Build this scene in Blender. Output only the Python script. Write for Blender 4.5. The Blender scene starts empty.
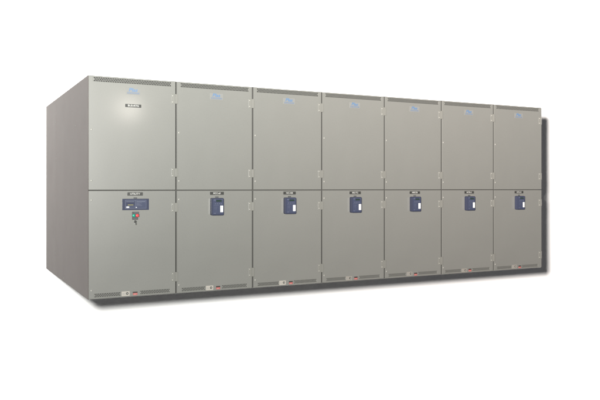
import bpy, bmesh, math, random
from mathutils import Vector, Matrix
random.seed(4)
S = bpy.context.scene
C = S.collection
H = 2.3          # cabinet height
DEP = 3.13       # cabinet depth
W1, WN = 0.928, 0.903
TH = 0.009       # door thickness
SPLIT_HI, SPLIT_LO = 1.1255, 1.1145

# ------------------------------------------------------------------ materials
def mat(name, col, rough=0.5, spec=0.5, metal=0.0, coat=0.0, coat_r=0.15, noise=0.0, nscale=6.0, bump=0.0, bscale=400.0, rvar=0.0):
    m = bpy.data.materials.new(name); m.use_nodes = True
    nt = m.node_tree; N = nt.nodes; L = nt.links
    b = N['Principled BSDF']
    b.inputs['Base Color'].default_value = (*col, 1)
    b.inputs['Roughness'].default_value = rough
    b.inputs['Specular IOR Level'].default_value = spec
    b.inputs['Metallic'].default_value = metal
    b.inputs['Coat Weight'].default_value = coat
    b.inputs['Coat Roughness'].default_value = coat_r
    b.inputs['Coat IOR'].default_value = 1.9
    if noise or bump or rvar:
        tc = N.new('ShaderNodeTexCoord')
    if noise:
        n = N.new('ShaderNodeTexNoise'); n.inputs['Scale'].default_value = nscale; n.inputs['Detail'].default_value = 8
        n.inputs['Roughness'].default_value = 0.62
        L.new(tc.outputs['Object'], n.inputs['Vector'])
        n2 = N.new('ShaderNodeTexNoise'); n2.inputs['Scale'].default_value = nscale*45; n2.inputs['Detail'].default_value = 3
        L.new(tc.outputs['Object'], n2.inputs['Vector'])
        mx = N.new('ShaderNodeMath'); mx.operation = 'ADD'
        L.new(n.outputs['Fac'], mx.inputs[0]); L.new(n2.outputs['Fac'], mx.inputs[1])
        mr = N.new('ShaderNodeMapRange'); mr.inputs['From Min'].default_value = 0.6; mr.inputs['From Max'].default_value = 1.4
        mr.inputs['To Min'].default_value = 1-noise; mr.inputs['To Max'].default_value = 1+noise
        L.new(mx.outputs[0], mr.inputs['Value'])
        vm = N.new('ShaderNodeVectorMath'); vm.operation = 'SCALE'; vm.inputs[0].default_value = col
        L.new(mr.outputs[0], vm.inputs['Scale']); L.new(vm.outputs[0], b.inputs['Base Color'])
    if rvar:
        n3 = N.new('ShaderNodeTexNoise'); n3.inputs['Scale'].default_value = 3.1; n3.inputs['Detail'].default_value = 6
        L.new(tc.outputs['Object'], n3.inputs['Vector'])
        m3 = N.new('ShaderNodeMapRange'); m3.inputs['To Min'].default_value = rough-rvar; m3.inputs['To Max'].default_value = rough+rvar
        L.new(n3.outputs['Fac'], m3.inputs['Value']); L.new(m3.outputs[0], b.inputs['Roughness'])
    if bump:
        nb = N.new('ShaderNodeTexNoise'); nb.inputs['Scale'].default_value = bscale; nb.inputs['Detail'].default_value = 2
        L.new(tc.outputs['Object'], nb.inputs['Vector'])
        nl = N.new('ShaderNodeTexNoise'); nl.inputs['Scale'].default_value = 2.2; nl.inputs['Detail'].default_value = 1
        L.new(tc.outputs['Object'], nl.inputs['Vector'])
        b1 = N.new('ShaderNodeBump'); b1.inputs['Strength'].default_value = bump; b1.inputs['Distance'].default_value = 0.0006
        L.new(nb.outputs['Fac'], b1.inputs['Height'])
        b2 = N.new('ShaderNodeBump'); b2.inputs['Strength'].default_value = 0.25; b2.inputs['Distance'].default_value = 0.004
        L.new(nl.outputs['Fac'], b2.inputs['Height']); L.new(b1.outputs[0], b2.inputs['Normal'])
        L.new(b2.outputs[0], b.inputs['Normal']); L.new(b2.outputs[0], b.inputs['Coat Normal'])
    return m

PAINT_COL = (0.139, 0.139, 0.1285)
M = dict(
    paint=mat('grey_enamel', PAINT_COL, 0.42, 0.35, coat=1.0, coat_r=0.215, noise=0.05, nscale=1.7, bump=0.10, bscale=300, rvar=0.05),
    side=mat('grey_enamel_dim_pink_light', (0.113, 0.098, 0.094), 0.58, 0.08, noise=0.05, nscale=0.7, bump=0.10, bscale=300, rvar=0.03),  # same enamel, with the end panel's dimmer, pinkish light put into the colour
    edge=mat('folded_edge_enamel', PAINT_COL, 0.75, 0.15),
    hinge=mat('hinge_enamel', (0.134, 0.133, 0.121), 0.42, 0.4),
    gap_shade=mat('gap_shade_grey', (0.050, 0.049, 0.046), 0.8, 0.2),  # dark tone painted in for the shade inside the door gaps
    filter=mat('vent_shade_black', (0.012, 0.012, 0.011), 0.9, 0.1, noise=0.3, nscale=40),  # black standing in for the shade behind the vent holes
    zinc=mat('zinc_screw', (0.27, 0.266, 0.245), 0.5, 0.3, metal=0.3),
    black=mat('engraved_black', (0.028, 0.028, 0.026), 0.45, 0.4),
    white=mat('engraved_white', (0.30, 0.30, 0.285), 0.5),
    band=mat('pale_blue_band', (0.112, 0.124, 0.142), 0.5, 0.3),
    plate=mat('logo_plate_grey', (0.144, 0.144, 0.137), 0.4, 0.4),
    blue=mat('logo_blue', (0.055, 0.112, 0.205), 0.5),
    bluegrey=mat('logo_blue_grey', (0.10, 0.125, 0.165), 0.5),
    slate=mat('slate_blue_plastic', (0.026, 0.030, 0.052), 0.55, 0.15, noise=0.06, nscale=9),
    slate2=mat('slate_blue_face', (0.034, 0.040, 0.068), 0.5, 0.2),
    lcd=mat('lcd_dark_green', (0.016, 0.028, 0.022), 0.2, 0.5),
    marks=mat('pale_print', (0.085, 0.095, 0.13), 0.5),
    sticker=mat('white_sticker', (0.62, 0.62, 0.60), 0.55),
    stickergrey=mat('sticker_print', (0.16, 0.16, 0.17), 0.55),
    alu=mat('bare_aluminium', (0.27, 0.255, 0.228), 0.45, 0.3),
    alu2=mat('dull_aluminium', (0.185, 0.175, 0.156), 0.5, 0.3),
    red=mat('red_print', (0.30, 0.055, 0.050), 0.45),
    green=mat('green_button', (0.0, 0.22, 0.15), 0.3),
    redb=mat('red_button', (0.62, 0.035, 0.04), 0.3),
    yellow=mat('yellow_print', (0.22, 0.20, 0.05), 0.5),
    wall=mat('white_backdrop', (0.93, 0.93, 0.93), 1.0, 0.0),
)

# ------------------------------------------------------------------ helpers
def link(name, me, parent=None, mats=(), bevel=0.0, smooth=False):
    o = bpy.data.objects.new(name, me); C.objects.link(o)
    for m in mats: me.materials.append(M[m])
    if parent: o.parent = parent
    if smooth:
        for p in me.polygons: p.use_smooth = True
    if bevel:
        b = o.modifiers.new('bevel', 'BEVEL'); b.width = bevel; b.segments = 2; b.limit_method = 'ANGLE'; b.angle_limit = math.radians(40)
    return o

class MB:
    def __init__(s): s.bm = bmesh.new()
    def box(s, x0, x1, y0, y1, z0, z1, mi=0):
        v = [s.bm.verts.new(p) for p in ((x0,y0,z0),(x1,y0,z0),(x1,y1,z0),(x0,y1,z0),(x0,y0,z1),(x1,y0,z1),(x1,y1,z1),(x0,y1,z1))]
        for f in ((0,1,5,4),(1,2,6,5),(2,3,7,6),(3,0,4,7),(4,5,6,7),(3,2,1,0)):
            s.bm.faces.new([v[i] for i in f]).material_index = mi
        return s
    def cyl(s, x, z, y0, y1, r, n=20, mi=0, r1=None, dome=0.0):
        """cylinder along y; y0 = front (towards the viewer)"""
        r1 = r if r1 is None else r1
        a = [s.bm.verts.new((x+r1*math.cos(2*math.pi*i/n), y0, z+r1*math.sin(2*math.pi*i/n))) for i in range(n)]
        b = [s.bm.verts.new((x+r*math.cos(2*math.pi*i/n), y1, z+r*math.sin(2*math.pi*i/n))) for i in range(n)]
        for i in range(n):
            j = (i+1) % n
            s.bm.faces.new((a[i], a[j], b[j], b[i])).material_index = mi
        if dome:
            prev = a
            for k in (1, 2, 3):
                t = k/4*math.pi/2
                ring = [s.bm.verts.new((x+r1*math.cos(t)*math.cos(2*math.pi*i/n), y0-dome*math.sin(t), z+r1*math.cos(t)*math.sin(2*math.pi*i/n))) for i in range(n)]
                for i in range(n):
                    j = (i+1) % n
                    s.bm.faces.new((ring[i], ring[j], prev[j], prev[i])).material_index = mi
                prev = ring
            s.bm.faces.new(prev).material_index = mi
        else:
            s.bm.faces.new(a).material_index = mi
        s.bm.faces.new(b).material_index = mi
        return s
    def build(s, name, parent, mats, bevel=0.0, smooth=False):
        bmesh.ops.recalc_face_normals(s.bm, faces=s.bm.faces)
        me = bpy.data.meshes.new(name); s.bm.to_mesh(me); s.bm.free()
        return link(name, me, parent, mats, bevel, smooth)

def text_mesh(body, x, z, y, size, wid=None, shear=0.0, bold=0.0):
    """extruded lettering, centred on x, z, its front face at y"""
    cu = bpy.data.curves.new('lettering', 'FONT'); cu.body = body; cu.size = size
    cu.align_x = 'CENTER'; cu.align_y = 'CENTER'; cu.extrude = 0.0005; cu.shear = shear; cu.offset = bold; cu.resolution_u = 3
    o = bpy.data.objects.new('t', cu); C.objects.link(o)
    bpy.context.view_layer.update()
    dg = bpy.context.evaluated_depsgraph_get()
    me = bpy.data.meshes.new_from_object(o.evaluated_get(dg))
    bpy.data.objects.remove(o)
    xs = [v.co.x for v in me.vertices]
    sx = wid/(max(xs)-min(xs)) if wid and xs else 1.0
    cx = (max(xs)+min(xs))/2
    me.transform(Matrix.Translation((x, y, z)) @ Matrix.Rotation(math.pi/2, 4, 'X') @ Matrix.Diagonal((sx, 1, 1, 1)) @ Matrix.Translation((-cx, 0, 0)))
    me.name = 'lettering'; me.materials.clear()
    return me

def door_mesh(name, parent, x0, x1, z0, z1, holes):
    """a door leaf with its vent openings cut out, returned edges bevelled"""
    xs = sorted({x0, x1, *[h[0] for h in holes], *[h[1] for h in holes]})
    zs = sorted({z0, z1, *[h[2] for h in holes], *[h[3] for h in holes]})
    bm = bmesh.new(); V = {}
    def v(i, j):
        if (i, j) not in V: V[i, j] = bm.verts.new((xs[i], 0, zs[j]))
        return V[i, j]
    for i in range(len(xs)-1):
        for j in range(len(zs)-1):
            cx, cz = (xs[i]+xs[i+1])/2, (zs[j]+zs[j+1])/2
            if any(h[0] < cx < h[1] and h[2] < cz < h[3] for h in holes): continue
            bm.faces.new((v(i, j), v(i+1, j), v(i+1, j+1), v(i, j+1)))
    r = bmesh.ops.extrude_face_region(bm, geom=list(bm.faces))
    for e in r['geom']:
        if isinstance(e, bmesh.types.BMVert): e.co.y += TH
    bmesh.ops.recalc_face_normals(bm, faces=bm.faces)
    me = bpy.data.meshes.new(name); bm.to_mesh(me); bm.free()
    o = link(name, me, parent, ('paint', 'edge'))
    # round only the outer rim (the vent openings stay square so the vent sheet sits flush)
    return o

def vent_mesh(name, parent, x0, x1, z0, z1, rows=3, pitch=0.0178, r=0.0074):
    """perforated sheet: staggered rows of round holes with real edges"""
    bm = bmesh.new(); n = 8
    rh = (z1-z0)/rows
    y0, y1 = 0.0006, 0.0026
    def quad(a, b, c, d): bm.faces.new([bm.verts.new(p) for p in (a, b, c, d)])
    for k in range(rows):
        za, zb = z0+k*rh, z0+(k+1)*rh
        cnt = int((x1-x0)//pitch) - (k % 2)
        s = x0 + ((x1-x0)-cnt*pitch)/2
        if s-x0 > 1e-5:
            quad((x0, y0, za), (s, y0, za), (s, y0, zb), (x0, y0, zb))
            e = s+cnt*pitch; quad((e, y0, za), (x1, y0, za), (x1, y0, zb), (e, y0, zb))
        for i in range(cnt):
            a, b = s+i*pitch, s+(i+1)*pitch
            cx, cz = (a+b)/2, (za+zb)/2
            sq = [(b, cz), (b, zb), (cx, zb), (a, zb), (a, cz), (a, za), (cx, za), (b, za)]
            rr = min(r, rh*0.47)
            oc = [(cx+rr*math.cos(q*math.pi/4), cz+rr*math.sin(q*math.pi/4)) for q in range(8)]
            vs = [bm.verts.new((p[0], y0, p[1])) for p in sq]
            vo = [bm.verts.new((p[0], y0, p[1])) for p in oc]
            vb = [bm.verts.new((p[0], y1, p[1])) for p in oc]
            for q in range(8):
                w = (q+1) % 8
                bm.faces.new((vs[q], vs[w], vo[w], vo[q])); bm.faces.new((vo[q], vo[w], vb[w], vb[q]))
    me = bpy.data.meshes.new(name); bm.to_mesh(me); bm.free()
    o = link(name, me, parent, ('paint',))
    MB().box(x0+0.001, x1-0.001, 0.0100, 0.0115, z0+0.001, z1-0.001).build('filter', o, ('filter',))  # sheet added behind the holes to darken them like shade
    return o

def latch(parent, x, z):
    m = MB(); m.cyl(x, z, -0.005, 0.0, 0.0105, 18, 0, 0.0095, dome=0.003); m.box(x-0.006, x+0.006, -0.0095, -0.007, z-0.0012, z+0.0012, 1)
    return m.build('latch', parent, ('zinc', 'black'))

def hinge(parent, W, zt, zb, last=False):
    zc = (zt+zb)/2; m = MB()
    m.box(W-0.052, W-0.012, -0.004, 0.0, zb, zt)                      # leaf on the door
    e = W+0.001 if last else W+0.017
    m.box(W-0.012, e, -0.013, 0.004, zb, zt)                          # raised knuckle cover over the gap
    for dz in (-0.034, 0.034):
        m.cyl(W-0.039, zc+dz, -0.006, -0.004, 0.0078, 14, 1, 0.0072, dome=0.004)
    return m.build('hinge', parent, ('hinge', 'zinc'), bevel=0.0015)

HZ_UP = ((2.160, 2.056), (1.357, 1.265)); HZ_LO = ((0.984, 0.886), (0.235, 0.133))

def logo_plate(root):
    p = MB().box(0.388, 0.541, -0.0018, -0.0002, 2.127, 2.198).build('logo_plate', root, ('plate',), bevel=0.0006)
    me = text_mesh('Plas', 0.463, 2.175, -0.0024, 0.052, 0.094, 0.22, 0.0012); link('lettering', me, p, ('blue',))
    MB().box(0.398, 0.530, -0.0022, -0.0018, 2.133, 2.153).build('band', p, ('band',))
    me = text_mesh('POWER SYSTEMS', 0.464, 2.143, -0.0028, 0.0125, 0.128, 0, 0.0006); link('lettering', me, p, ('bluegrey',))
    return p

def nameplate(root, x0, x1, z0, z1, body, wid):
    p = MB().box(x0, x1, -0.003, -0.0002, z0, z1).build('nameplate', root, ('black',), bevel=0.0008)
    for x in (x0+0.008, x1-0.008): pass
    me = text_mesh(body, (x0+x1)/2, (z0+z1)/2, -0.0036, (z1-z0)*0.78, wid, 0, 0.0007); link('lettering', me, p, ('white',))
    return p

def bottom_parts(root, low, W):
    dx = W-0.903
    vent_mesh('vent', low, 0.060, 0.333, 0.020, 0.056)
    vent_mesh('vent', low, 0.524+dx*.5, 0.835+dx, 0.020, 0.056)
    g = MB().box(0.341, 0.426, -0.002, -0.0002, 0.012, 0.062, 0).box(0.350, 0.372, -0.0026, -0.002, 0.036, 0.039, 1).box(0.350, 0.378, -0.0026, -0.002, 0.030, 0.032, 1)
    g = g.build('ground_plate', root, ('alu', 'stickergrey'), bevel=0.0006)
    s = MB().cyl(0.400, 0.038, -0.0035, -0.002, 0.0135, 20, 0).cyl(0.400, 0.038, -0.009, -0.0035, 0.0065, 16, 1, dome=0.003)
    s.build('screw', g, ('black', 'zinc'))
    w = MB().box(0.461, 0.506, -0.0016, -0.0002, 0.016, 0.037, 1).box(0.458, 0.508, -0.0016, -0.0002, 0.0372, 0.052, 0)
    w.box(0.466, 0.500, -0.0020, -0.0016, 0.028, 0.030, 2)
    w.box(0.466, 0.494, -0.0020, -0.0016, 0.022, 0.024, 2)
    w.build('warning_label', root, ('black', 'red', 'white'))

def cabinet(x, W, first=False, last=False):
    r = bpy.data.objects.new('switchgear_cabinet', None); C.objects.link(r); r.location = (x, 0, 0)
    r.empty_display_size = 0.3
    xl = 0.005 if first else 0.0085
    # carcass: sides, back, top, base plus dark interior behind the doors
    m = MB()
    a = 0.0035 if first else 0.0012
    m.box(a, W-0.0012, 0.050, DEP, 0.004, H-0.004, 1)                     # dark inner box seen through gaps and vents
    m.build('body', r, ('paint', 'gap_shade'))
    c = MB()
    c.box(a, W-0.001, 0.004, DEP, H-0.0038, H)
    c.build('roof', r, ('paint',), bevel=0.0012)
    MB().box(a, W-0.001, 0.010, DEP, 0.0, 0.0038).build('base', r, ('paint',), bevel=0.0012)
    if first:
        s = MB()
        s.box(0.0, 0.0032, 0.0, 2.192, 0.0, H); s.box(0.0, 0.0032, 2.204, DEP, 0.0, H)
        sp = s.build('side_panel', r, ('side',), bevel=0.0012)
        for (yy, zz) in ((0.72, 1.84), (1.55, 0.045), (2.17, 1.53), (2.23, 0.3), (2.23, 2.0)):
            k = MB().cyl(0, 0, -0.003, 0, 0.006, 14, 0, 0.0055, dome=0.002).build('screw', sp, ('hinge',))
            k.rotation_euler = (0, 0, -math.pi/2); k.location = (0.0, yy, zz)
    if last:
        MB().box(W-0.0008, W+0.0012, 0.0, DEP, 0.0, H).build('side_panel', r, ('paint',))
    xr = W-0.0085
    ut = (0.050, W-0.050, 2.241, 2.286)
    up = door_mesh('upper_door', r, xl, xr, SPLIT_HI, 2.2952, [ut])
    vent_mesh('vent', up, *ut)
    dx = W-0.903
    lo = door_mesh('lower_door', r, xl, xr, 0.006, SPLIT_LO, [(0.060, 0.333, 0.020, 0.056), (0.524+dx*.5, 0.835+dx, 0.020, 0.056)])
    for z in (1.746, 1.221): latch(up, 0.033, z)
    for z in (1.020, 0.090): latch(lo, 0.033, z)
    for t, b in HZ_UP: hinge(up, W, t, b, last)
    for t, b in HZ_LO: hinge(lo, W, t, b, last)
    logo_plate(r)
    bottom_parts(r, lo, W)
    return r

def small_label(r, x0, x1, z0, z1):
    MB().box(x0, x1, -0.002, -0.0002, z0, z1, 0).box(x0+0.006, x1-0.006, -0.0025, -0.002, (z0+z1)/2-0.0012, (z0+z1)/2+0.0012, 1).build('small_label', r, ('black', 'marks'))

def control_unit(r):
    """slate blue breaker control unit standing proud of the door"""
    x0, x1, z0, z1 = 0.388, 0.533, 0.842, 1.033
    bm = bmesh.new(); pts = []
    for (cx, cz, a0) in ((x1-.014, z1-.014, 0), (x0+.014, z1-.014, 90), (x0+.014, z0+.014, 180), (x1-.014, z0+.014, 270)):
        for k in range(6):
            a = math.radians(a0+k*18); pts.append((cx+.014*math.cos(a), cz+.014*math.sin(a)))
    f = bm.faces.new([bm.verts.new((p[0], -0.0002, p[1])) for p in pts])
    e = bmesh.ops.extrude_face_region(bm, geom=[f])
    for v in e['geom']:
        if isinstance(v, bmesh.types.BMVert): v.co.y -= 0.052
    bmesh.ops.recalc_face_normals(bm, faces=bm.faces)
    me = bpy.data.meshes.new('control_unit'); bm.to_mesh(me); bm.free()
    u = link('control_unit', me, r, ('slate',), bevel=0.004)
    F = -0.0522
    MB().box(0.440, 0.505, F-.0035, F-.0025, 0.992, 1.011, 0).build('screen', u, ('lcd',))
    k = MB()
    for i in range(4): k.cyl(0.430+i*0.023, 0.970, F-.0045, F-.0025, 0.0045, 12, 0)
    k.build('keypad', u, ('marks',))
    m = MB().box(x0+.014, x1-.010, F-.0025, F, z0+.014, z1-.012, 1)
    m.box(0.412, 0.436, F-.003, F-.0025, 1.009, 1.015, 0); m.box(0.500, 0.516, F-.003, F-.0025, 1.014, 1.0165, 0)
    m.box(0.412, 0.470, F-.003, F-.0025, 0.953, 0.9545, 0); m.box(0.418, 0.455, F-.003, F-.0025, 0.931, 0.9325, 0)
    m.box(0.418, 0.448, F-.003, F-.0025, 0.914, 0.9155, 0); m.box(0.414, 0.421, F-.003, F-.0025, 0.862, 0.868, 0); m.box(0.426, 0.434, F-.003, F-.0025, 0.862, 0.868, 0)
    m.box(0.440, 0.4405, F-.003, F-.0025, 0.872, 0.948, 0); m.box(0.478, 0.4785, F-.003, F-.0025, 0.872, 0.948, 0)
    m.build('face_plate', u, ('marks', 'slate2'))
    s = MB().box(0.489, 0.521, F-.0032, F-.0025, 0.877, 0.948, 0)
    for i, (a, b) in enumerate(((0.894, 0.899), (0.924, 0.929), (0.938, 0.940))): s.box(0.494, 0.516, F-.0036, F-.0032, a, b, 1)
    s.build('sticker', u, ('sticker', 'stickergrey'))
    return u

# ------------------------------------------------------------------ first (incoming) cabinet
c1 = cabinet(0.0, W1, first=True)
c1['label'] = 'leftmost cabinet, with the wide blue meter panel, red and green buttons and exposed side panel'
nameplate(c1, 0.379, 0.548, 1.993, 2.026, 'BUS-RTG', 0.115)
nameplate(c1, 0.400, 0.565, 1.064, 1.099, 'UTILITY', 0.105)
small_label(c1, 0.466, 0.503, 1.032, 1.045)
mp = MB().box(0.347, 0.627, -0.012, -0.0002, 0.913, 1.031).build('meter_panel', c1, ('slate',), bevel=0.002)
F = -0.0122
MB().box(0.386, 0.475, F-.0022, F-.0014, 0.960, 1.006).build('screen', mp, ('slate',))
m = MB().box(0.374, 0.600, F-.0014, F, 0.926, 1.020, 3)
m.box(0.376, 0.598, F-.0020, F-.0014, 1.0145, 1.0165, 0); m.box(0.376, 0.598, F-.0020, F-.0014, 0.9285, 0.9305, 0)
m.box(0.376, 0.378, F-.0020, F-.0014, 0.9305, 1.0145, 0); m.box(0.596, 0.598, F-.0020, F-.0014, 0.9305, 1.0145, 0)
m.box(0.482, 0.484, F-.0020, F-.0014, 0.9305, 1.0145, 0)
m.box(0.386, 0.470, F-.0026, F-.0022, 0.998, 1.002, 0)
m.box(0.494, 0.588, F-.0020, F-.0014, 0.998, 1.003, 0)
for i, w in enumerate((0.06, 0.034, 0.05, 0.062)): m.box(0.492, 0.492+w, F-.0020, F-.0014, 0.985-i*0.009, 0.987-i*0.009, 0)
m.box(0.402, 0.460, F-.0026, F-.0022, 0.964, 0.969, 1)
m.box(0.388, 0.416, F-.0022, F-.0014, 0.936, 0.950, 2); m.cyl(0.492, 0.940, F-.003, F-.0014, 0.0045, 12, 2)
m.build('face_plate', mp, ('marks', 'yellow', 'sticker', 'slate2'))
cs = MB().box(0.449, 0.524, -0.003, -0.0002, 0.871, 0.893, 0).box(0.450, 0.514, -0.003, -0.0002, 0.810, 0.836, 0).build('switch_label', c1, ('black',))
link('lettering', text_mesh('A   BREAKER', 0.4865, 0.882, -0.0034, 0.014, 0.064), cs, ('marks',))
link('lettering', text_mesh('CONTROL', 0.482, 0.823, -0.0034, 0.014, 0.050), cs, ('marks',))
MB().box(0.449, 0.528, -0.004, -0.0002, 0.8375, 0.869, 0).build('button_bezel', c1, ('black',))
MB().cyl(0.468, 0.854, -0.012, -0.004, 0.0165, 22, 0, 0.0145, dome=0.004).build('push_button', c1, ('green',))
MB().cyl(0.505, 0.854, -0.012, -0.004, 0.0165, 22, 0, 0.0145, dome=0.004).build('push_button', c1, ('redb',))
k = MB().cyl(0.484, 0.790, -0.012, -0.0002, 0.015, 20, 0, 0.0135).box(0.4825, 0.4865, -0.034, -0.012, 0.776, 0.796, 1).box(0.480, 0.489, -0.036, -0.028, 0.758, 0.777, 1)
k.build('key_switch', c1, ('black', 'black'))

# ------------------------------------------------------------------ the six feeder cabinets: one built, then copied with its parts
feeder = cabinet(W1, WN)
nameplate(feeder, 0.386, 0.551, 1.068, 1.102, 'GEC-#1', 0.075)
small_label(feeder, 0.447, 0.487, 1.036, 1.049)
control_unit(feeder)

def copy_tree(o, parent=None):
    c = o.copy(); C.objects.link(c)
    if parent: c.parent = parent
    for ch in o.children: copy_tree(ch, c)
    return c

names = ['MCC-#1', 'NC-NB', 'MS-TC', 'MECB', 'MTR-1', 'RTU-5']
labels = [
    'second cabinet from the left, next to the one with the wide meter panel',
    'third cabinet from the left, two along from the one with the wide meter panel',
    'middle cabinet of the seven, with three standing on each side of it',
    'fifth cabinet from the left, third from the far right end of the row',
    'sixth cabinet from the left, next to last before the far right end',
    'rightmost cabinet at the far end of the row, smallest in the picture',
]
cabs = [feeder] + [copy_tree(feeder) for i in range(5)]
for i, c in enumerate(cabs):
    c.location = (W1+i*WN, 0, 0)
    c['label'] = labels[i]
    for ch in c.children:
        if ch.name.startswith('nameplate'):
            for t in ch.children:
                t.data = text_mesh(names[i], 0.4685, 1.085, -0.0036, 0.0265, 0.086, 0, 0.0007); t.data.materials.append(M['white'])
        if ch.name.startswith('ground_plate') and i >= 2:
            ch.data = ch.data.copy(); ch.data.materials[0] = M['alu2']
        if i and ch.name.startswith(('ground_plate', 'warning_label')):
            ch.location = (random.uniform(-0.006, 0.006), 0, random.uniform(-0.0015, 0.003)); ch.rotation_euler.y = random.uniform(-0.004, 0.004)
        if i and '_door' in ch.name:
            ch.location.z = random.uniform(-0.0008, 0.0008); ch.location.x = random.uniform(-0.0008, 0.0008)
        if ch.name.startswith('control_unit') and i:
            # the stickers and their print differ a little from unit to unit
            for t in ch.children:
                if t.name.startswith('sticker'):
                    t.location.z = random.uniform(-0.004, 0.003)
last = cabs[-1]
for door in last.children:
    for t in door.children:
        if t.name.startswith('hinge'):
            me = t.data.copy()
            for v in me.vertices:
                v.co.x = min(v.co.x, WN+0.002)
                if v.co.x > WN-0.0005: v.co.y = max(v.co.y, -0.003)
            t.data = me
for t in last.children:
    if '_door' in t.name:
        me = t.data.copy()
        for v in me.vertices:
            if v.co.x > WN-0.009: v.co.x = WN+0.0026
        t.data = me
MB().box(WN+0.0006, WN+0.0026, 0.056, DEP, 0.0, H).build('side_panel', last, ('paint',))
for c in [c1]+cabs:
    c['category'] = 'switchgear cabinet'
    c['group'] = 'grey two-door switchgear cabinets standing side by side'

# rim bevel on every door leaf
for o in C.objects:
    if o.type == 'MESH' and '_door' in o.name:
        b = o.modifiers.new('bevel', 'BEVEL'); b.width = 0.0020; b.segments = 2; b.material = 1; b.limit_method = 'ANGLE'; b.angle_limit = math.radians(40)

# ------------------------------------------------------------------ white backdrop behind the cabinets
w = MB().box(-60, 70, DEP+0.012, DEP+0.10, -40, 40).build('backdrop', None, ('wall',))
w['kind'] = 'structure'

# ------------------------------------------------------------------ light
def beam_profile(nt, e, f):
    """beam of the added lamp, shaped by hand to grade the light on the doors: stronger upward and to the right, weaker towards the ground"""
    N, L = nt.nodes, nt.links
    g = N.new('ShaderNodeNewGeometry'); sp = N.new('ShaderNodeSeparateXYZ'); L.new(g.outputs['Incoming'], sp.inputs[0])
    def op(o, a, b=None):
        n = N.new('ShaderNodeMath'); n.operation = o
        for i, v in enumerate((a, b)):
            if v is None: continue
            if isinstance(v, (int, float)): n.inputs[i].default_value = v
            else: L.new(v, n.inputs[i])
        return n.outputs[0]
    z = op('MINIMUM', op('MAXIMUM', op('MULTIPLY', sp.outputs['Z'], SGN), -0.165), 0.2)
    x = op('MAXIMUM', op('MULTIPLY', sp.outputs['X'], SGN), -0.3)
    k = op('MULTIPLY', op('EXPONENT', op('MULTIPLY', z, 2.2)), op('ADD', op('MULTIPLY', x, 0.58), 0.915))
    # the beam turns a little warmer towards its right side
    t = op('MINIMUM', op('MAXIMUM', op('MULTIPLY', op('ADD', x, -0.36), 3.2), 0.0), 1.0)
    mc = N.new('ShaderNodeMix'); mc.data_type = 'RGBA'; L.new(t, mc.inputs[0])
    mc.inputs[6].default_value = (0.985, 1.0, 0.985, 1); mc.inputs[7].default_value = (1.035, 0.99, 0.965, 1)
    L.new(mc.outputs[2], e.inputs['Color'])
    L.new(op('MULTIPLY', k, f.outputs['Constant']), e.inputs['Strength'])
SGN = 1.0
def lamp(name, loc, power, size, col, falloff=True, profile=False):
    l = bpy.data.lights.new(name, 'POINT'); l.energy = power; l.shadow_soft_size = size; l.color = col
    o = bpy.data.objects.new(name, l); C.objects.link(o); o.location = loc
    if falloff:
        l.use_nodes = True; nt = l.node_tree
        e = nt.nodes['Emission']; f = nt.nodes.new('ShaderNodeLightFalloff'); f.inputs['Strength'].default_value = 1.0
        nt.links.new(f.outputs['Constant'], e.inputs['Strength'])
        if profile: beam_profile(nt, e, f)
    return o
CX, CY, CZ = -0.59*H, -3.197*H, 0.4975*H
lamp('added_key_lamp', (CX-0.111*H, CY+0.140*H, CZ+0.165*H), 118.0, 0.23, (1.0, 0.985, 0.96), True, True)  # added unseen lamp near the camera, placed to throw the backdrop shadow
sl = bpy.data.lights.new('added_glare_spot', 'SPOT'); sl.energy = 5.0; sl.shadow_soft_size = 0.14; sl.color = (1.0, 0.93, 0.84)  # unseen lamp added in front of the first cabinet for its door highlight
sl.spot_size = math.radians(64); sl.spot_blend = 1.0
so = bpy.data.objects.new('added_glare_spot', sl); C.objects.link(so); so.location = (CX+0.965*H, CY+(3.197-0.8)*H, CZ+0.455*H)
so.rotation_euler = (Vector((0.42, 0, 1.93))-so.location).to_track_quat('-Z', 'Y').to_euler()

W = bpy.data.worlds.new('World'); S.world = W; W.use_nodes = True
bg = W.node_tree.nodes['Background']; bg.inputs['Color'].default_value = (0.97, 0.96, 1.0, 1); bg.inputs['Strength'].default_value = 0.085

# ------------------------------------------------------------------ camera
cd = bpy.data.cameras.new('camera'); cam = bpy.data.objects.new('camera', cd); C.objects.link(cam)
cam.location = (CX, CY, CZ)
cam.rotation_euler = (math.radians(90), 0, -math.atan2(0.4587, 0.8886))
cd.sensor_width = 36; cd.lens = 42.0; cd.shift_y = -12/600; cd.clip_end = 500; cd.clip_start = 0.05
S.camera = cam
S.view_settings.view_transform = 'Standard'; S.view_settings.look = 'None'; S.view_settings.exposure = 0; S.view_settings.gamma = 1
